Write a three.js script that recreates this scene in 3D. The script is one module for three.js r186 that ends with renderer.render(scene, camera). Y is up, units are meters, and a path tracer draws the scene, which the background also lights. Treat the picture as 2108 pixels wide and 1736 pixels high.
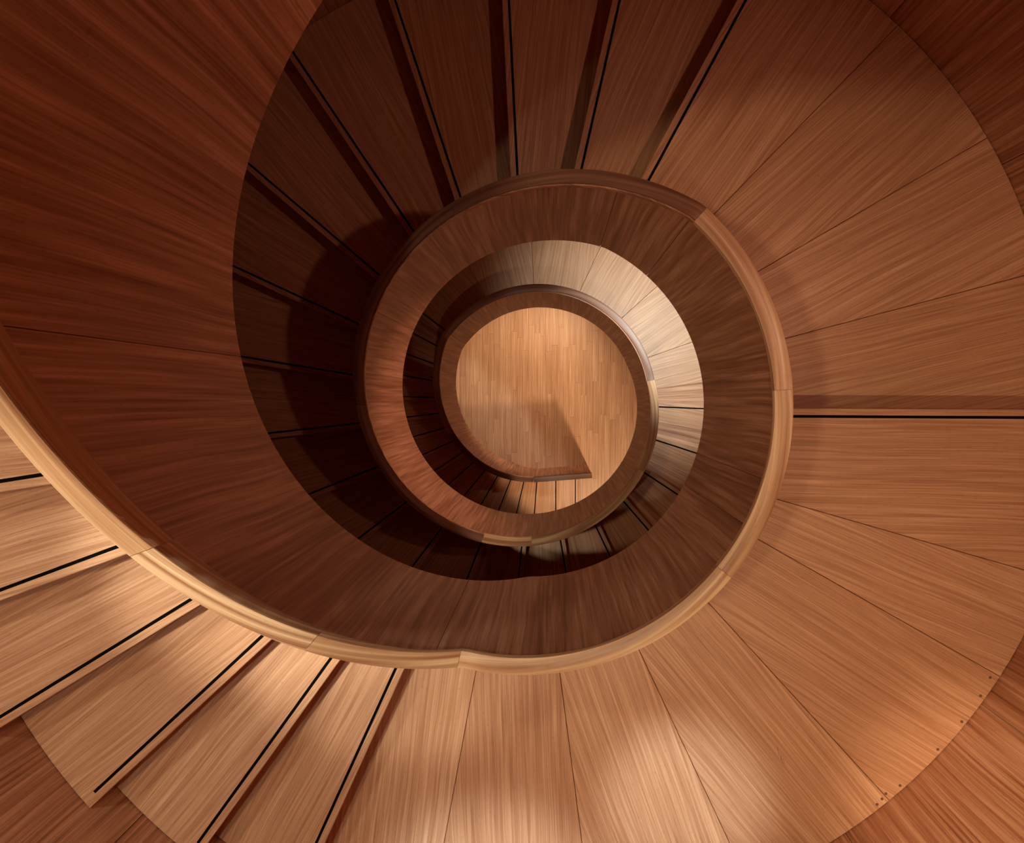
import * as THREE from 'three';
import { toCreasedNormals } from 'three/addons/utils/BufferGeometryUtils.js';

// ---------------------------------------------------------------- camera, light, exposure
const scene = new THREE.Scene();
scene.background = new THREE.Color(0x000000);
const FLOOR_D = 9.1;                       // the camera stands 9.1 m above the ground floor, looking down the well
const Y = (d) => FLOOR_D - d;              // depth below the camera -> height
const camera = new THREE.PerspectiveCamera(67.43, 2108 / 1736, 0.05, 60);
{
  const f = 1325.6, n = new THREE.Vector3(1139.7 - 1054, 816.3 - 868, f).normalize();   // where straight down falls in the frame
  const e1 = new THREE.Vector3(1, 0, 0).addScaledVector(n, -n.x).normalize();
  const e2 = new THREE.Vector3().crossVectors(n, e1);
  const right = new THREE.Vector3(e1.x, -n.x, e2.x), up = new THREE.Vector3(-e1.y, n.y, -e2.y), back = new THREE.Vector3(-e1.z, n.z, -e2.z);
  camera.position.set(0.141, Y(0), -0.052);
  camera.quaternion.setFromRotationMatrix(new THREE.Matrix4().makeBasis(right, up, back));
  camera.updateMatrixWorld();
}
const EXPOSURE = 1.0;
const renderer = new THREE.WebGLRenderer({ antialias: true });
renderer.toneMapping = THREE.LinearToneMapping;
renderer.toneMappingExposure = EXPOSURE;
renderer.shadowMap.enabled = true;
renderer.shadowMap.type = THREE.PCFSoftShadowMap;
// lamps: [angle deg, radius, depth, candela, aim angle, aim radius, aim depth, half cone deg, penumbra, lamp size, colour, label]
const WARM = [1, 0.86, 0.55], AMBER = [1, 0.61, 0.44], SOFT = [1, 1.14, 0.98], COOL = [1, 1.38, 1.46];
const LAMPS = [
  [150, 2.55, -0.80, 11, -132, 2.0, 2.7, 30, 1, 6, SOFT, 'wall spotlight added high beside the upper flight of steps'],  // unseen lamp, put at this height to widen the shadows under the nosings
  [-150, 1.9, -2.86, 12, -150, 1.95, 2.4, 34, 1, 4, SOFT, 'round ceiling downlight above the upper flight of steps'],
  [168, 1.6, -2.86, 66, -152, 1.30, 2.4, 7.5, 0.4, 4, SOFT, 'added narrow ceiling spotlight over the inner ends of the upper steps'],  // added beam; its cone edge draws the border of the bright pool
  [176, 1.6, -2.86, 36, -122, 1.30, 2.9, 7.0, 0.3, 4, SOFT, 'added narrow ceiling spotlight over the lowest step of the upper flight'],  // second added beam, carrying that pool on to the last step
  [-78, 2.35, -2.86, 34, -38, 2.05, 3.2, 25, 1, 4, WARM, 'round ceiling downlight above the curved side of the wide landing'],
  [-90, 0.6, -2.86, 110, -93, 2.8, 3.2, 7.6, 0.8, 4, COOL, 'added ceiling spotlight turned towards the near edge of the wide landing'],  // unseen, put in for the pale pool at the near edge
  [-74, 0.6, -2.86, 64, -68, 2.2, 3.2, 4.8, 0.6, 4, COOL, 'added narrow ceiling spotlight turned towards the middle of the wide landing'],  // unseen, put in for the bright patch in mid-landing
  [138, 2.0, -2.86, 160, -42, 2.72, 2.3, 7.5, 0.5, 4, WARM, 'added ceiling spotlight turned across the well towards the round wall'],  // added to brighten the wall beyond the wide landing
  [180, 1.9, -2.86, 21, 180, 0.3, 4.0, 75, 1, 9, WARM, 'dim ceiling downlight on the left of the well'],
  [6, 2.1, -0.04, 3, 6, 2.2, 3.3, 42, 1, 4, AMBER, 'added small downlight under the top landing'],  // unseen fill lamp, added to lift the landing one step down
  [16.5, 2.2, -0.04, 5.5, 128, 1.6, 4.2, 36, 1, 3, AMBER, 'small tilted downlight under the top landing near its step'],
  [34, 1.75, 3.63, 24, 34, 1.75, 6.5, 37, 0.5, 4, [1, 1.24, 1.18], 'round downlight under the landing that is one step down'],
  [44, 1.60, 3.63, 12, 200, 0.95, 4.8, 26, 0.9, 4, AMBER, 'added small tilted downlight under the landing that is one step down'],  // helper beam added to brighten the balustrade across the well
  [-60.9, 2.55, 6.76, 17, 10.3, 1.12, 9.1, 44, 0.12, 4, WARM, 'wall spotlight added low in the well beside the ground floor'],  // unseen lamp, set low to lengthen the shadow of the balustrade end
  [75, 1.9, 6.69, 23, 150, 0.42, 9.1, 33, 0.7, 4, WARM, 'round downlight set under the lower landing'],
];

// ---------------------------------------------------------------- helpers
const rad = (d) => d * Math.PI / 180;
let seed = 7;
const rnd = () => { seed = (seed * 1664525 + 1013904223) >>> 0; return seed / 4294967296; };
const used = {};
function numbered(name) {
  const k = used[name] = (used[name] ?? -1) + 1;
  return k ? name + '_' + String(k).padStart(3, '0') : name;
}
function thing(name, label, category, group) {
  const o = new THREE.Group(); o.name = numbered(name); o.userData = { label, category };
  if (group) o.userData.group = group;
  scene.add(o); return o;
}
function structure(name, label) {
  const o = new THREE.Group(); o.name = name; o.userData = { kind: 'structure', label };
  scene.add(o); return o;
}
function part(name, geo, mat, parent) {
  const m = new THREE.Mesh(geo, mat); m.name = numbered(name);
  m.castShadow = m.receiveShadow = true; parent.add(m); return m;
}
const pol = (r, deg) => [r * Math.cos(rad(deg)), -r * Math.sin(rad(deg))];        // plan x, z; angles run counter-clockwise seen from above

// ---------------------------------------------------------------- wood
function lattice(w, h) { const a = new Float32Array(w * h); for (let i = 0; i < a.length; i++) a[i] = rnd(); return { a, w, h }; }
function look(L, x, y) {           // smooth, wrapping value noise
  const fx = Math.floor(x), fy = Math.floor(y), tx = x - fx, ty = y - fy;
  const sx = tx * tx * (3 - 2 * tx), sy = ty * ty * (3 - 2 * ty);
  const x0 = ((fx % L.w) + L.w) % L.w, x1 = (x0 + 1) % L.w, y0 = ((fy % L.h) + L.h) % L.h, y1 = (y0 + 1) % L.h;
  const a = L.a[y0 * L.w + x0], b = L.a[y0 * L.w + x1], c = L.a[y1 * L.w + x0], d = L.a[y1 * L.w + x1];
  return (a + (b - a) * sx) * (1 - sy) + (c + (d - c) * sx) * sy;
}
// u is across the grain (1 m), v along it (2 m)
function woodTexture(W, H, band, fine, dark) {
  const Ls = [[9, 2], [26, 3], [80, 4], [230, 7], [460, 14]].map(([w, h]) => lattice(w, h));
  const wob = lattice(5, 6), fleck = lattice(340, 90);
  const wts = [band * 0.25, band * 0.5, band * 1.15, fine * 1.25, fine * 0.9];
  const data = new Uint8Array(W * H * 4);
  for (let j = 0; j < H; j++) for (let i = 0; i < W; i++) {
    const u = i / W, v = j / H, uu = u + 0.012 * (look(wob, u * 5, v * 6) - 0.5);
    let s = 0;
    Ls.forEach((L, k) => { s += wts[k] * (look(L, uu * L.w, v * L.h) - 0.5); });
    const fl = look(fleck, uu * 340, v * 90);
    if (fl > 0.8) s -= dark * (fl - 0.8) * 5;
    const t = Math.max(-0.5, Math.min(0.5, s));
    const g = 0.80 + t * 0.75, o = (j * W + i) * 4;
    data[o] = 255 * Math.min(1, Math.pow(g, 0.75));
    data[o + 1] = 255 * Math.min(1, Math.pow(g, 1.12));
    data[o + 2] = 255 * Math.min(1, Math.pow(g, 1.38));
    data[o + 3] = 255;
  }
  const t = new THREE.DataTexture(data, W, H, THREE.RGBAFormat);
  t.colorSpace = THREE.SRGBColorSpace; t.wrapS = t.wrapT = THREE.RepeatWrapping;
  t.magFilter = THREE.LinearFilter; t.minFilter = THREE.LinearMipmapLinearFilter; t.generateMipmaps = true;
  t.repeat.set(1, 0.5); t.anisotropy = 8; t.needsUpdate = true;
  return t;
}
const TEX_TREAD = woodTexture(1024, 1024, 0.10, 0.17, 0.10);
const TEX_PANEL = woodTexture(1024, 1024, 0.36, 0.18, 0.12);
const TEX_RAIL = woodTexture(512, 1024, 0.42, 0.14, 0.06);
function wood(map, r, g, b, rough = 0.48) {
  return new THREE.MeshPhysicalMaterial({ map, color: new THREE.Color().setRGB(r, g, b), roughness: rough, bumpMap: map, bumpScale: 0.0004 });
}
const M = {
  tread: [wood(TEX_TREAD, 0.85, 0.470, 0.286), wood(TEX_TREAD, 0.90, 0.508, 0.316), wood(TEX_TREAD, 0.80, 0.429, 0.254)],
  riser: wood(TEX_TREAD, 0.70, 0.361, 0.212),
  panel: [wood(TEX_PANEL, 0.75, 0.372, 0.235), wood(TEX_PANEL, 0.72, 0.352, 0.220), wood(TEX_PANEL, 0.78, 0.391, 0.249)],
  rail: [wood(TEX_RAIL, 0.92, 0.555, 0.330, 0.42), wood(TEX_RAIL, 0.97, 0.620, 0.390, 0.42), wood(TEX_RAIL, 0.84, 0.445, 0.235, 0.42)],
  railShaded: [wood(TEX_RAIL, 0.36, 0.157, 0.101, 0.45), wood(TEX_RAIL, 0.40, 0.180, 0.117, 0.45), wood(TEX_RAIL, 0.20, 0.085, 0.050, 0.5)],  // darkened copies of the rail wood: shade put into the colour
  wall: [wood(TEX_PANEL, 0.72, 0.360, 0.215), wood(TEX_PANEL, 0.68, 0.335, 0.200)],
  plank: [wood(TEX_TREAD, 0.86, 0.484, 0.302), wood(TEX_TREAD, 0.91, 0.522, 0.334), wood(TEX_TREAD, 0.81, 0.446, 0.273), wood(TEX_TREAD, 0.88, 0.499, 0.315)],
  soffit: wood(TEX_PANEL, 0.76, 0.399, 0.249, 0.6),
  core: wood(TEX_TREAD, 0.60, 0.299, 0.180),
  grip: new THREE.MeshPhysicalMaterial({ color: new THREE.Color().setRGB(0.004, 0.002, 0.002), roughness: 0.95, specularIntensity: 0.15 }),
  plug: new THREE.MeshStandardMaterial({ color: new THREE.Color().setRGB(0.16, 0.06, 0.03), roughness: 0.7 }),
  plaster: new THREE.MeshStandardMaterial({ color: new THREE.Color().setRGB(0.42, 0.25, 0.15), roughness: 0.9 }),
  metal: new THREE.MeshStandardMaterial({ color: new THREE.Color().setRGB(0.7, 0.62, 0.5), roughness: 0.35, metalness: 0.9 }),
  lens: new THREE.MeshStandardMaterial({ color: 0xffffff, emissive: new THREE.Color().setRGB(...SOFT), emissiveIntensity: 3 }),
};

// ---------------------------------------------------------------- dimensions read off the photograph
const RI = 0.99, RAIL_W = 0.068, RT = 1.047, RO = 2.702, RO_LOW = 2.80;   // well radius, rail width, inner end of the treads, wall above and below the landing
const WALL_STEP = 3.64;                    // depth at which the wall steps back
const wallR = (d) => (d > WALL_STEP ? RO_LOW : RO);
const D1 = 3.217, D2 = 3.395, D3 = 6.535;                    // wide landing, one step down, lower landing
const UP_A = -114.5, UP_S = 11.3, UP_R = 0.173, UP_N = 20;
const MID_A = 61.7, MID_S = 15.58, MID_R = 0.157;
const LOW_A = 502.7, LOW_S = 8.81, LOW_R = 0.151;
// the rail's top and the balustrade's lower edge against the unwound angle t (growing downwards)
const DR_END = 8.12, T_END = 624;
function railD(t) {
  if (t < -352) return railD(-352);
  if (t < -102.5) return 2.472 - (-102.5 - t) * 0.0153;
  if (t < 47.8) return 2.472;
  if (t < 371.3) return 2.472 + (t - 47.8) / 323.5 * 3.198;
  if (t < 505.5) return 5.67;
  return Math.min(DR_END, 5.67 + (t - 505.5) * 0.02095);
}
function lowD(t) {
  if (t < -340) return lowD(-340);
  if (t < -90) return 3.634 - (-90 - t) * 0.01415;
  if (t < 64.6) return 3.634;
  if (t < 380.5) return 3.634 + (t - 64.6) / 315.9 * 3.057;
  if (t < 506) return 6.691;
  return Math.min(FLOOR_D - 0.001, 6.691 + (t - 506) * 0.0242);
}

// ---------------------------------------------------------------- boards in plan
// a prism from a plan outline [[x, z] ...]; grain runs along angle `dir`
function prism(pts, yTop, thick, dir, bevel = 0.0025) {
  const sh = new THREE.Shape(pts.map(([x, z]) => new THREE.Vector2(x, -z)));
  const g0 = new THREE.ExtrudeGeometry(sh, { depth: thick - 2 * bevel, bevelEnabled: bevel > 0, bevelThickness: bevel, bevelSize: bevel, bevelOffset: -bevel, bevelSegments: 1, steps: 1 });
  g0.rotateX(-Math.PI / 2); g0.translate(0, yTop - thick + bevel, 0);
  return planUV(g0, dir);
}
function planUV(g, dir) {
  const p = g.attributes.position, n = g.attributes.normal, uv = new Float32Array(p.count * 2), c = Math.cos(rad(dir)), s = Math.sin(rad(dir));
  const ou = rnd(), ov = rnd() * 2;
  for (let i = 0; i < p.count; i++) {
    const x = p.getX(i), z = p.getZ(i), along = x * c - z * s, across = x * s + z * c;
    uv[2 * i] = across + ou + (Math.abs(n.getY(i)) < 0.5 ? p.getY(i) : 0);
    uv[2 * i + 1] = along + ov;
  }
  g.setAttribute('uv', new THREE.BufferAttribute(uv, 2));
  return g;
}
// point at radius r on a line at angle [a at the well, b at the wall], shifted s metres down the stair
function onLine(L, r, s) {
  const k = (r - 1.35) / (2.6 - 1.35), a = rad(Array.isArray(L) ? L[0] + (L[1] - L[0]) * k : L);
  const q = Math.sqrt(r * r - s * s);
  return [Math.cos(a) * q - Math.sin(a) * s, -Math.sin(a) * q - Math.cos(a) * s];
}
const degOf = ([x, z]) => Math.atan2(-z, x) * 180 / Math.PI;
// outline between line A (shift sa) and line B (shift sb), from radius r0 to r1
function sector(A, sa, B, sb, r0 = RT + 0.002, r1 = RO - 0.003) {
  const out = [];
  const a0 = onLine(A, r0, sa), a1 = onLine(A, r1, sa), b0 = onLine(B, r0, sb), b1 = onLine(B, r1, sb);
  const walk = (r, p, q, sign) => {
    let a = degOf(p), b = degOf(q), d = b - a;
    while (sign * d < 0) d += sign * 360;
    while (Math.abs(d) > 360) d -= sign * 360;
    const n = Math.max(3, Math.ceil(Math.abs(d) / 2));
    for (let i = 0; i <= n; i++) out.push(pol(r, a + d * i / n));
  };
  walk(r1, a1, b1, 1);
  walk(r0, b0, a0, -1);
  return out;
}
const midA = (A, B) => ((Array.isArray(A) ? A[1] : A) + (Array.isArray(B) ? B[1] : B)) / 2;
const NOSE = 0.040, GRIP_W = 0.014;
function board(name, A, sa, B, sb, d, thick, parent, k, dir, mats = M.tread) {
  return part(name, prism(sector(A, sa, B, sb, RT + 0.002, wallR(d) - 0.0035), Y(d), thick, dir ?? midA(A, B)), mats[k % mats.length], parent);
}
function quadOn(L, s0, s1, r0, r1) { return [onLine(L, r0, s0), onLine(L, r1, s0), onLine(L, r1, s1), onLine(L, r0, s1)]; }
function grip(L, d, parent) {      // black anti-slip inlay near the front edge
  return part('grip_strip', prism(quadOn(L, -GRIP_W / 2, GRIP_W / 2, RT + 0.004, wallR(d) - 0.075), Y(d) + 0.0012, 0.006, midA(L, L), 0.0005), M.grip, parent);
}
function riser(L, dTop, dBottom, parent) {
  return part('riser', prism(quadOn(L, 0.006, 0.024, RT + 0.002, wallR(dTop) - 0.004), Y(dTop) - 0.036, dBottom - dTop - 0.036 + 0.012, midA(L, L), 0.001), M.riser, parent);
}
// thin sheet under the steps, following depth(t)
function soffitGeo(t0, t1, depth, thick, r0 = RT + 0.002, r1 = RO - 0.004) {
  const n = Math.max(2, Math.ceil((t1 - t0) / 3)), pos = [], uv = [], idx = [];
  for (let i = 0; i <= n; i++) {
    const t = t0 + (t1 - t0) * i / n, d = depth(t);
    for (const [r, y] of [[r0, Y(d)], [r1, Y(d)], [r1, Y(d) + thick], [r0, Y(d) + thick]]) {
      const [x, z] = pol(r, t); pos.push(x, y, z); uv.push(rad(t) * 1.9, r);
    }
  }
  for (let i = 0; i < n; i++) for (let k = 0; k < 4; k++) {
    const a = i * 4 + k, b = i * 4 + (k + 1) % 4, c = a + 4, e = b + 4;
    idx.push(a, c, b, b, c, e);
  }
  const e = n * 4; idx.push(0, 1, 2, 0, 2, 3, e, e + 2, e + 1, e, e + 3, e + 2);
  const g = new THREE.BufferGeometry();
  g.setAttribute('position', new THREE.Float32BufferAttribute(pos, 3));
  g.setAttribute('uv', new THREE.Float32BufferAttribute(uv, 2));
  g.setIndex(idx); return toCreasedNormals(g, rad(30));
}

// ---------------------------------------------------------------- ribbon pieces (panels, cores, rails)
// section(t) -> list of [radius, height, acrossUV]; swept from t0 to t1 and capped
function sweep(t0, t1, section, uvOf, step = 1.5) {
  const n = Math.max(2, Math.ceil((t1 - t0) / step)), pos = [], uv = [], idx = [];
  let m = 0;
  for (let i = 0; i <= n; i++) {
    const t = t0 + (t1 - t0) * i / n, sec = section(t); m = sec.length + 1;
    for (let k = 0; k <= sec.length; k++) {
      const [r, y] = sec[k % sec.length], [x, z] = pol(r, t);
      pos.push(x, y, z); const q = uvOf(t, r, y, k); uv.push(q[0], q[1]);
    }
  }
  for (let i = 0; i < n; i++) for (let k = 0; k < m - 1; k++) {
    const a = i * m + k, b = a + 1, c = a + m, d = c + 1;
    idx.push(a, b, c, b, d, c);
  }
  for (let k = 1; k < m - 2; k++) { idx.push(0, k + 1, k); const e = n * m; idx.push(e, e + k, e + k + 1); }
  const g = new THREE.BufferGeometry();
  g.setAttribute('position', new THREE.Float32BufferAttribute(pos, 3));
  g.setAttribute('uv', new THREE.Float32BufferAttribute(uv, 2));
  g.setIndex(idx);
  return toCreasedNormals(g, rad(35));
}
function panelGeo(t0, t1) {
  const ou = rnd(), ov = rnd() * 2, gap = 0.07;
  return sweep(t0 + gap, t1 - gap, (t) => {
    const a = Y(lowD(t)), b = Y(railD(t)) - 0.018;
    return [[RI + 0.002, a], [RI + 0.002, b], [RI + 0.009, b], [RI + 0.009, a]];
  }, (t, r, y) => [rad(t) * RI + ou, y + ov]);
}
function coreGeo(t0, t1) {
  return sweep(t0, t1, (t) => {
    const a = Y(lowD(t)) + 0.0015, b = Y(railD(t)) - 0.02;
    return [[RI + 0.0095, a], [RI + 0.0095, b], [RT, b], [RT, a]];
  }, (t, r, y) => [rad(t) * RI, y]);
}
const railDrop = (t) => 0.026 + 0.075 * Math.max(0, Math.min(1, (-112 - t) / 45));     // the cap deepens on its inner side up the top flight
function railEdgeGeo(t0, t1) {
  return sweep(t0 + 0.03, t1 - 0.03, (t) => {
    const y = Y(railD(t)) - 0.001;
    return [[RI - 0.004, y - 0.025], [RI - 0.004, y - 0.003], [RI - 0.001, y], [RI + 0.0025, y], [RI + 0.0025, y - 0.0165], [RI + 0.0005, y - 0.0165], [RI + 0.0005, y - 0.025]];
  }, (t, r, y) => [r + y, rad(t) * RI]);
}
function railGeo(t0, t1, inset = 0) {
  const ou = rnd(), ov = rnd() * 2, f = 0.006, slant = (rnd() - 0.5) * 0.10;
  return sweep(t0 + 0.03, t1 - 0.03, (t) => {
    const y = Y(railD(t)), ri = RI - 0.004 + inset, ro = RI + RAIL_W, h = inset ? 0.014 : railDrop(t);
    return [[ri, y - h], [ri, y - f], [ri + f * 0.3, y - f * 0.3], [ri + f, y], [ro - f, y], [ro - f * 0.3, y - f * 0.3], [ro, y - f], [ro, y - 0.045], [RT + 0.001, y - 0.045], [RT + 0.001, y - 0.019], [Math.max(RI + 0.001, ri + 0.001), y - 0.017], [Math.max(RI + 0.001, ri + 0.001), y - h]];
  }, (t, r, y) => [r + (y - Y(railD(t))) + ou + slant * rad(t), rad(t) * 1.03 + ov]);
}

// ---------------------------------------------------------------- the setting
// outer wall of vertical veneer panels
const wall = structure('wall_outer', 'round wood-veneered wall enclosing the spiral stair');
const WALL_TOP = -2.95;
for (const [r0, top, bottom] of [[RO, WALL_TOP, WALL_STEP], [RO_LOW, WALL_STEP + 0.001, FLOOR_D + 0.05]]) {
  for (let k = 0; k < 18; k++) {
    const ou = rnd(), ov = rnd() * 2, t0 = k * 20 + 7;
    const g = sweep(t0 + 0.04, t0 + 20 - 0.04, () => [[r0, Y(bottom)], [r0, Y(top)], [r0 + 0.02, Y(top)], [r0 + 0.02, Y(bottom)]], (t, r, y) => [rad(t) * r0 + ou, y + ov], 2);
    part('wall_panel', g, M.wall[k % 2], wall);
  }
  part('wall_core', sweep(0, 360, () => [[r0 + 0.021, Y(bottom)], [r0 + 0.021, Y(top) + (r0 === RO ? 0.1 : 0)], [RO_LOW + 0.15, Y(top) + (r0 === RO ? 0.1 : 0)], [RO_LOW + 0.15, Y(bottom)]], (t, r, y) => [rad(t) * r0, y], 3), M.plaster, wall);
}
const ceil = structure('ceiling', 'plain plaster ceiling above the stair well');
{
  const g = new THREE.CylinderGeometry(RO + 0.02, RO + 0.02, 0.12, 64); g.translate(0, Y(-2.9) + 0.06, 0);
  part('ceiling_slab', g, M.plaster, ceil);
}
// ground floor of narrow oak strips running up the picture
const floor = structure('floor', 'ground floor of narrow wooden strips at the bottom of the well');
{
  const g = new THREE.CylinderGeometry(RO_LOW + 0.02, RO_LOW + 0.02, 0.1, 64); g.translate(0, -0.062, 0); planUV(g, 90);
  part('floor_base', g, M.plank[0], floor);
  const w = 0.083;
  for (let i = -17; i <= 17; i++) {
    let z = -1.55 - rnd() * 0.5;
    while (z < 1.9) {
      const L = 0.55 + rnd() * 0.75, x = i * w, z1 = Math.min(z + L, 2.2);
      if (Math.hypot(x, z) < 2.55 && Math.hypot(x, z1) < 2.6)
        part('floor_plank', prism([[x - w / 2 + 0.0006, z], [x + w / 2 - 0.0006, z], [x + w / 2 - 0.0006, z1 - 0.0012], [x - w / 2 + 0.0006, z1 - 0.0012]], 0, 0.012, 90, 0.0005), M.plank[Math.floor(rnd() * 4)], floor);
      z += L;
    }
  }
}

// ---------------------------------------------------------------- flights and landings
const flightUp = thing('stair_flight', 'upper flight of brightly lit pale steps with black strips at the lower left', 'stairs');
const landTop = thing('stair_landing', 'wide pale landing of radial wooden boards outside the upper handrail at the bottom right', 'landing');
const landStep = thing('stair_landing', 'darker landing one step below the wide landing, curving round the upper right of the well', 'landing');
const flightMid = thing('stair_flight', 'long middle flight of dark shaded steps winding round the left of the well', 'stairs');
const landLow = thing('stair_landing', 'brightly lit lower landing of radial boards seen deep in the well beside the inner rail', 'landing');
const flightLow = thing('stair_flight', 'lowest narrow flight of dark steps running down to the ground floor', 'stairs');

// upper flight: tread k lies just above riser k (counted up from the wide landing); lines given at the front edges
const upLine = (k) => UP_A - UP_S * k;
for (let k = 0; k < UP_N; k++) {
  const d = D1 - UP_R * (k + 1), A = upLine(k + 1), B = upLine(k);
  if (k === UP_N - 1) break;
  const tr = board('tread', A, -0.03, B, 0, d, 0.036, flightUp, k, (A + B) / 2 + 2);
  grip([B - 0, B - 0], d, tr).geometry = prism(quadOn(B, -NOSE - GRIP_W / 2, -NOSE + GRIP_W / 2, RT + 0.004, RO - 0.075), Y(d) + 0.0012, 0.006, B, 0.0005);
}
for (let k = 0; k < UP_N; k++) {
  const L = upLine(k), d = D1 - UP_R * (k + 1);
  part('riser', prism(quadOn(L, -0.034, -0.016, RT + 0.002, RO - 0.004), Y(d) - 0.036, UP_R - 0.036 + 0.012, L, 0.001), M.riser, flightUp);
}
part('soffit', soffitGeo(UP_A - UP_S * UP_N, -92, (t) => lowD(t) - 0.006, 0.014), M.soffit, flightUp);

// wide landing
const L1 = [UP_A, -100.5, -82.5, -64.8, [-46.7, -47.1], -29.5, [-20.6, -18.1], -0.2];
for (let i = 0; i < L1.length - 1; i++) {
  const last = i === L1.length - 2;
  const dir = [-97, -88, -70, -50, -32, -23, -1][i];
  const b = board('floorboard', L1[i], i ? 0.0012 : -0.03, L1[i + 1], last ? 0 : -0.0012, D1, 0.036, landTop, [1, 2, 1, 0, 2, 0, 2][i], dir);
  if (last) part('grip_strip', prism(quadOn(-0.2, -NOSE - GRIP_W / 2, -NOSE + GRIP_W / 2, RT + 0.004, RO - 0.075), Y(D1) + 0.0012, 0.006, 0, 0.0005), M.grip, b);
}
for (const [t, r] of [[-30.1, 2.66], [-32.3, 2.672], [-35.7, 2.675], [-39.6, 2.676], [-45.2, 2.675], [-46.9, 2.66], [-47.6, 2.668], [-48.4, 2.674]]) {
  const g = new THREE.CylinderGeometry(0.0068, 0.0072, 0.002, 14), [x, z] = pol(r, t); g.translate(x, Y(D1) + 0.0008, z);
  part('screw_plug', g, M.plug, landTop);
}
for (const [x0, z0, x1, z1] of [[1.281, 1.722, 1.285, 1.745], [1.286, 1.749, 1.289, 1.763], [1.292, 1.761, 1.302, 1.789], [1.299, 1.768, 1.309, 1.807], [1.309, 1.782, 1.319, 1.809]])   // dark scuffs on the board
  part('scuff_mark', prism([[x0, z0], [x0 + 0.0018, z0 - 0.0006], [x1 + 0.0018, z1 - 0.0006], [x1, z1]], Y(D1) + 0.0004, 0.001, 90, 0), M.plug, landTop);
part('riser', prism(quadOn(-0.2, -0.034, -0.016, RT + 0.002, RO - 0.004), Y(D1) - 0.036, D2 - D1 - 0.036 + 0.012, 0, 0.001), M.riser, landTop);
part('soffit', soffitGeo(-91.5, -2, () => 3.628, 0.03), M.soffit, landTop);

// landing one step lower
const L2 = [-0.2, 14.8, 30.3, 45.8, MID_A];
for (let i = 0; i < 4; i++) {
  const last = i === 3;
  const b = board('floorboard', L2[i], i ? 0.0012 : -0.03, L2[i + 1], last ? NOSE : -0.0012, D2, 0.036, landStep, [2, 0, 2, 0][i], [13, 28, 42, 55][i]);
  if (last) grip(MID_A, D2, b);
}
part('soffit', soffitGeo(-1.5, 64, () => 3.628, 0.03), M.soffit, landStep);

// middle flight
const midLine = (k) => MID_A + MID_S * k;
for (let k = 0; k < 20; k++) {
  riser(midLine(k), D2 + MID_R * k, D2 + MID_R * (k + 1), flightMid);
  if (k === 19) break;
  const A = midLine(k), B = midLine(k + 1), d = D2 + MID_R * (k + 1);
  const tr = board('tread', A, 0.012, B, NOSE, d, 0.034, flightMid, k, (A + B) / 2 + ((k * 37) % 7 - 3));
  grip(B, d, tr);
}
part('soffit', soffitGeo(68, 380, (t) => lowD(t) - 0.006, 0.014, RT + 0.002, RO_LOW - 0.004), M.soffit, flightMid);

// lower landing
const A3 = midLine(19);
const L3 = [A3, [382.3, 380.8], [405.6, 403.8], [430.1, 427.5], 452.8, 477.3, LOW_A];
for (let i = 0; i < 6; i++) {
  const last = i === 5;
  const b = board('floorboard', L3[i], i ? 0.0012 : 0.012, L3[i + 1], last ? NOSE : -0.0012, D3, 0.034, landLow, [1, 1, 0, 2, 0, 2][i], [375, 395, 418, 441, 465, 490][i]);
  if (last) grip(LOW_A, D3, b);
}
part('soffit', soffitGeo(380.5, 505.5, () => 6.684, 0.03, RT + 0.002, RO_LOW - 0.004), M.soffit, landLow);

// lowest flight: winding steps, then straight ones
const lowLine = (k) => LOW_A + LOW_S * k;
for (let k = 0; k < 15; k++) {
  riser(lowLine(k), D3 + LOW_R * k, D3 + LOW_R * (k + 1), flightLow);
  if (k === 14) break;
  const A = lowLine(k), B = lowLine(k + 1), d = D3 + LOW_R * (k + 1);
  const tr = board('tread', A, 0.012, B, NOSE, d, 0.034, flightLow, k, (A + B) / 2);
  grip(B, d, tr);
}
{
  // straight steps: from the last winding line to x = 0.185 and x = 0.462
  const zin = 1.06, zo = (x) => Math.sqrt((RO_LOW - 0.003) ** 2 - x * x), L = lowLine(14);
  const a0 = onLine(L, 1.06, 0.012), a1 = onLine(L, RO_LOW - 0.003, 0.012);
  const xs = [0.185, 0.462];
  for (let i = 0; i < 2; i++) {
    const d = D3 + LOW_R * (15 + i), x1 = xs[i] + NOSE - 0.01;
    const pts = i ? [[xs[0] + 0.012, zin], [x1, zin]] : [a0, [x1, zin]];
    const from = i ? xs[0] + 0.012 : a1[0];
    for (let j = 0; j <= 5; j++) { const x = x1 + (from - x1) * j / 5; pts.push([x, zo(x)]); }
    const tr = part('tread', prism(pts, Y(d), 0.034, 91), M.tread[i], flightLow);
    part('grip_strip', prism([[xs[i] - 0.007, zin + 0.004], [xs[i] + 0.007, zin + 0.004], [xs[i] + 0.007, 2.6], [xs[i] - 0.007, 2.6]], Y(d) + 0.0012, 0.006, 90, 0.0005), M.grip, tr);
    part('riser', prism([[xs[i] - 0.004, zin], [xs[i] + 0.014, zin], [xs[i] + 0.014, zo(xs[i]) - 0.02], [xs[i] - 0.004, zo(xs[i]) - 0.02]], Y(d) - 0.036, LOW_R - 0.036, 90, 0.001), M.riser, flightLow);
  }
}
part('soffit', soffitGeo(506, 600, (t) => Math.min(lowD(t), FLOOR_D - 0.02) - 0.006, 0.014, RT + 0.002, RO_LOW - 0.004), M.soffit, flightLow);

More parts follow.
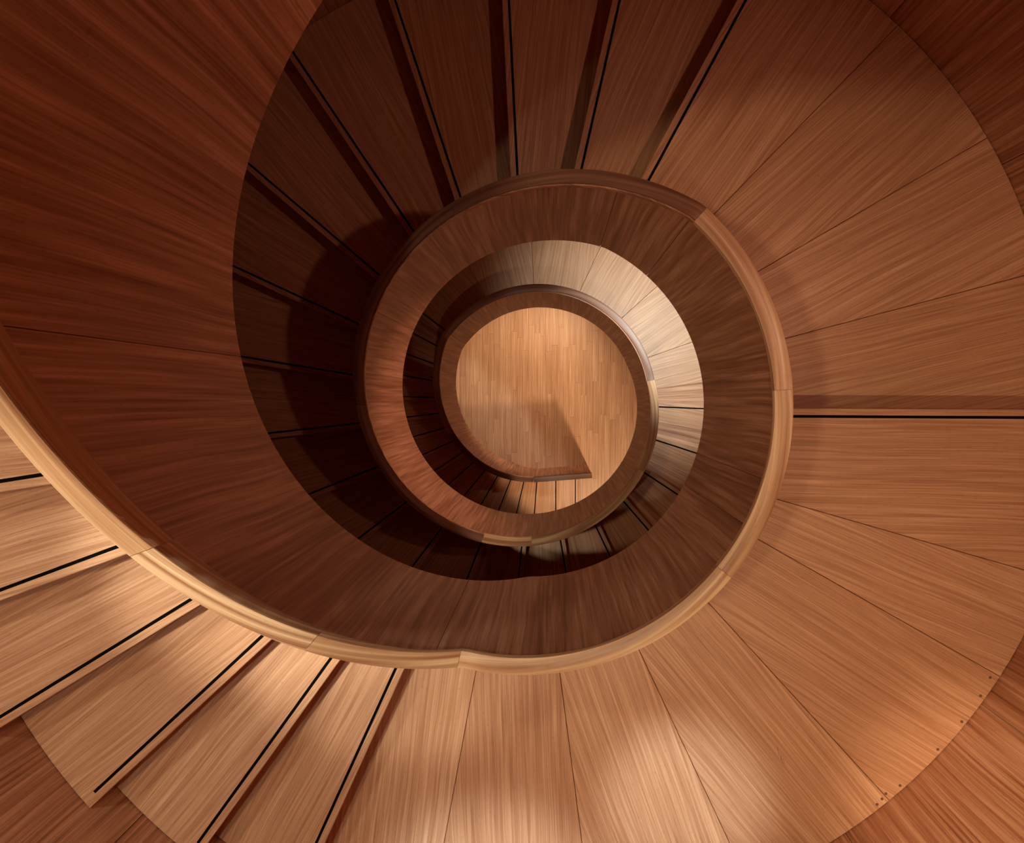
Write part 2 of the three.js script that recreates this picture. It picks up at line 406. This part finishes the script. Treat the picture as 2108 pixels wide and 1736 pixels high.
// top landing, above the camera's level, where the upper flight begins
const landUpper = thing('stair_landing', 'short landing at the head of the upper flight above the picture', 'landing');
{
  const d = D1 - UP_R * UP_N, B = upLine(UP_N - 1), A = B - 45;
  board('floorboard', A, 0, B - 22, -0.0008, d, 0.036, landUpper, 0);
  board('floorboard', B - 22, 0.0008, B, 0, d, 0.036, landUpper, 1);
  part('soffit', soffitGeo(A, B - 6, () => d + 0.2, 0.03), M.soffit, landUpper);
}

// ---------------------------------------------------------------- balustrades and handrails
function ribbon(bLabel, rLabel, panelJoints, railJoints, railMats) {
  const b = thing('balustrade', bLabel, 'balustrade');
  for (let i = 0; i < panelJoints.length - 1; i++) part('panel', panelGeo(panelJoints[i], panelJoints[i + 1]), M.panel[i % 3], b);
  part('core', coreGeo(panelJoints[0] + 0.05, panelJoints[panelJoints.length - 1] - 0.05), M.core, b);
  const r = thing('handrail', rLabel, 'handrail');
  for (let i = 0; i < railJoints.length - 1; i++) {
    const m = railMats ? railMats[i] : M.rail[i % 2], dark = M.railShaded.includes(m);
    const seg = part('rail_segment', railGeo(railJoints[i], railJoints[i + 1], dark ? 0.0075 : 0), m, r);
    if (dark) part('rail_lit_edge', railEdgeGeo(railJoints[i], railJoints[i + 1]), M.panel[i % 3], seg);  // paler inner face: the light on it is put into the colour
  }
  return [b, r];
}
ribbon('large curved wooden balustrade of the upper flight and wide landing, facing the well', 'nearest pale handrail, curving from the left edge round the bottom to the right',
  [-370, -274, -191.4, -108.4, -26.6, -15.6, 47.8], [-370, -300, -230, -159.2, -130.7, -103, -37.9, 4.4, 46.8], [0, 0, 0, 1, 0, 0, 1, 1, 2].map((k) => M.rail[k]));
ribbon('middle curved wooden balustrade beside the dark middle flight', 'wooden handrail of the middle flight, shade put into its colour, circling halfway down the well',
  [47.8, 65.8, 148, 230.2, 312.4, 371], [46.8, 110, 180, 249.6, 269.2, 327.5, 371], [M.railShaded[0], M.railShaded[0], M.railShaded[1], M.rail[2], M.rail[0], M.rail[1]]);  // shaded, middle and lit tones coloured in along this one rail
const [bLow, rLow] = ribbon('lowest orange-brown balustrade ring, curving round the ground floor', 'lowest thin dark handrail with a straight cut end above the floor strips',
  [371, 420, 502, 563, T_END], [371, 440, 502, 560, T_END], [M.railShaded[1], M.railShaded[0], M.railShaded[1], M.railShaded[2]]);
{
  // straight end of the lowest balustrade
  const p0 = pol(RI, T_END), p1 = [0.640, 0.922];
  const dx = p1[0] - p0[0], dz = p1[1] - p0[1], len = Math.hypot(dx, dz), ux = dx / len, uz = dz / len, nx = -uz, nz = ux;   // n points away from the well
  const q = (s, o) => [p0[0] + ux * s + nx * o, p0[1] + uz * s + nz * o];
  const dir = Math.atan2(-uz, ux) * 180 / Math.PI;
  const box = (s0, s1, o0, o1) => [q(s0, o0), q(s1, o0), q(s1, o1), q(s0, o1)];
  const vertical = (g) => { const p = g.attributes.position, uv = g.attributes.uv; for (let i = 0; i < p.count; i++) uv.setXY(i, p.getX(i) * ux + p.getZ(i) * uz, p.getY(i)); return g; };
  part('panel', vertical(prism(box(0.001, len - 0.004, 0.002, 0.009), Y(DR_END) - 0.018, FLOOR_D - DR_END - 0.018, dir, 0.0005)), M.panel[1], bLow);
  part('core', vertical(prism(box(0.001, len - 0.004, 0.0095, 0.057), Y(DR_END) - 0.02, FLOOR_D - DR_END - 0.02, dir, 0.0005)), M.core, bLow);
  part('rail_segment', prism(box(-0.003, len, -0.004, RAIL_W), Y(DR_END), 0.03, dir, 0.004), M.railShaded[2], rLow);
}

// ---------------------------------------------------------------- lamps
for (const [a, r, d, cd, ta, tr, td, cone, pen, size, tint, label] of LAMPS) {
  const o = thing('downlight', label, 'lamp'), [x, z] = pol(r, a);
  o.position.set(x, Y(d), z);
  const trim = new THREE.LatheGeometry([[0.052, 0.0], [0.054, -0.008], [0.066, -0.01], [0.078, -0.005], [0.08, 0.0]].map(([u, v]) => new THREE.Vector2(u, v)), 32);
  part('trim_ring', trim, M.metal, o);
  const lens = new THREE.CylinderGeometry(0.052, 0.052, 0.006, 28); lens.translate(0, -0.001, 0);
  part('lens', lens, M.lens, o);
  const s = new THREE.SpotLight(new THREE.Color().setRGB(...tint), cd, 0, rad(cone), pen, 2);
  s.position.set(0, -0.03, 0); s.castShadow = true; s.shadow.radius = size; s.shadow.mapSize.set(2048, 2048); s.shadow.bias = -0.0005;
  const [tx, tz] = pol(tr, ta);
  s.target.position.set(tx - x, Y(td) - Y(d), tz - z);
  o.add(s); o.add(s.target);
  if (label.startsWith('wall')) {            // each added wall lamp's head is turned to its aim and carried by a short arm
    const dir = s.target.position.clone().normalize();
    for (const m of o.children.filter((c) => c.isMesh)) m.quaternion.setFromUnitVectors(new THREE.Vector3(0, -1, 0), dir);
    const can = new THREE.CylinderGeometry(0.078, 0.06, 0.10, 28); can.translate(0, 0.052, 0);
    part('lamp_head', can, M.metal, o).quaternion.setFromUnitVectors(new THREE.Vector3(0, -1, 0), dir);
    s.position.copy(dir).multiplyScalar(0.03);
    const [wx, wz] = pol(RO - r, a), arm = new THREE.TubeGeometry(new THREE.CatmullRomCurve3([new THREE.Vector3(0, 0.05, 0), new THREE.Vector3(wx * 0.5, 0.10, wz * 0.5), new THREE.Vector3(wx, 0.10, wz)]), 12, 0.012, 8);
    part('arm', arm, M.metal, o);
  }
}
renderer.render(scene, camera);
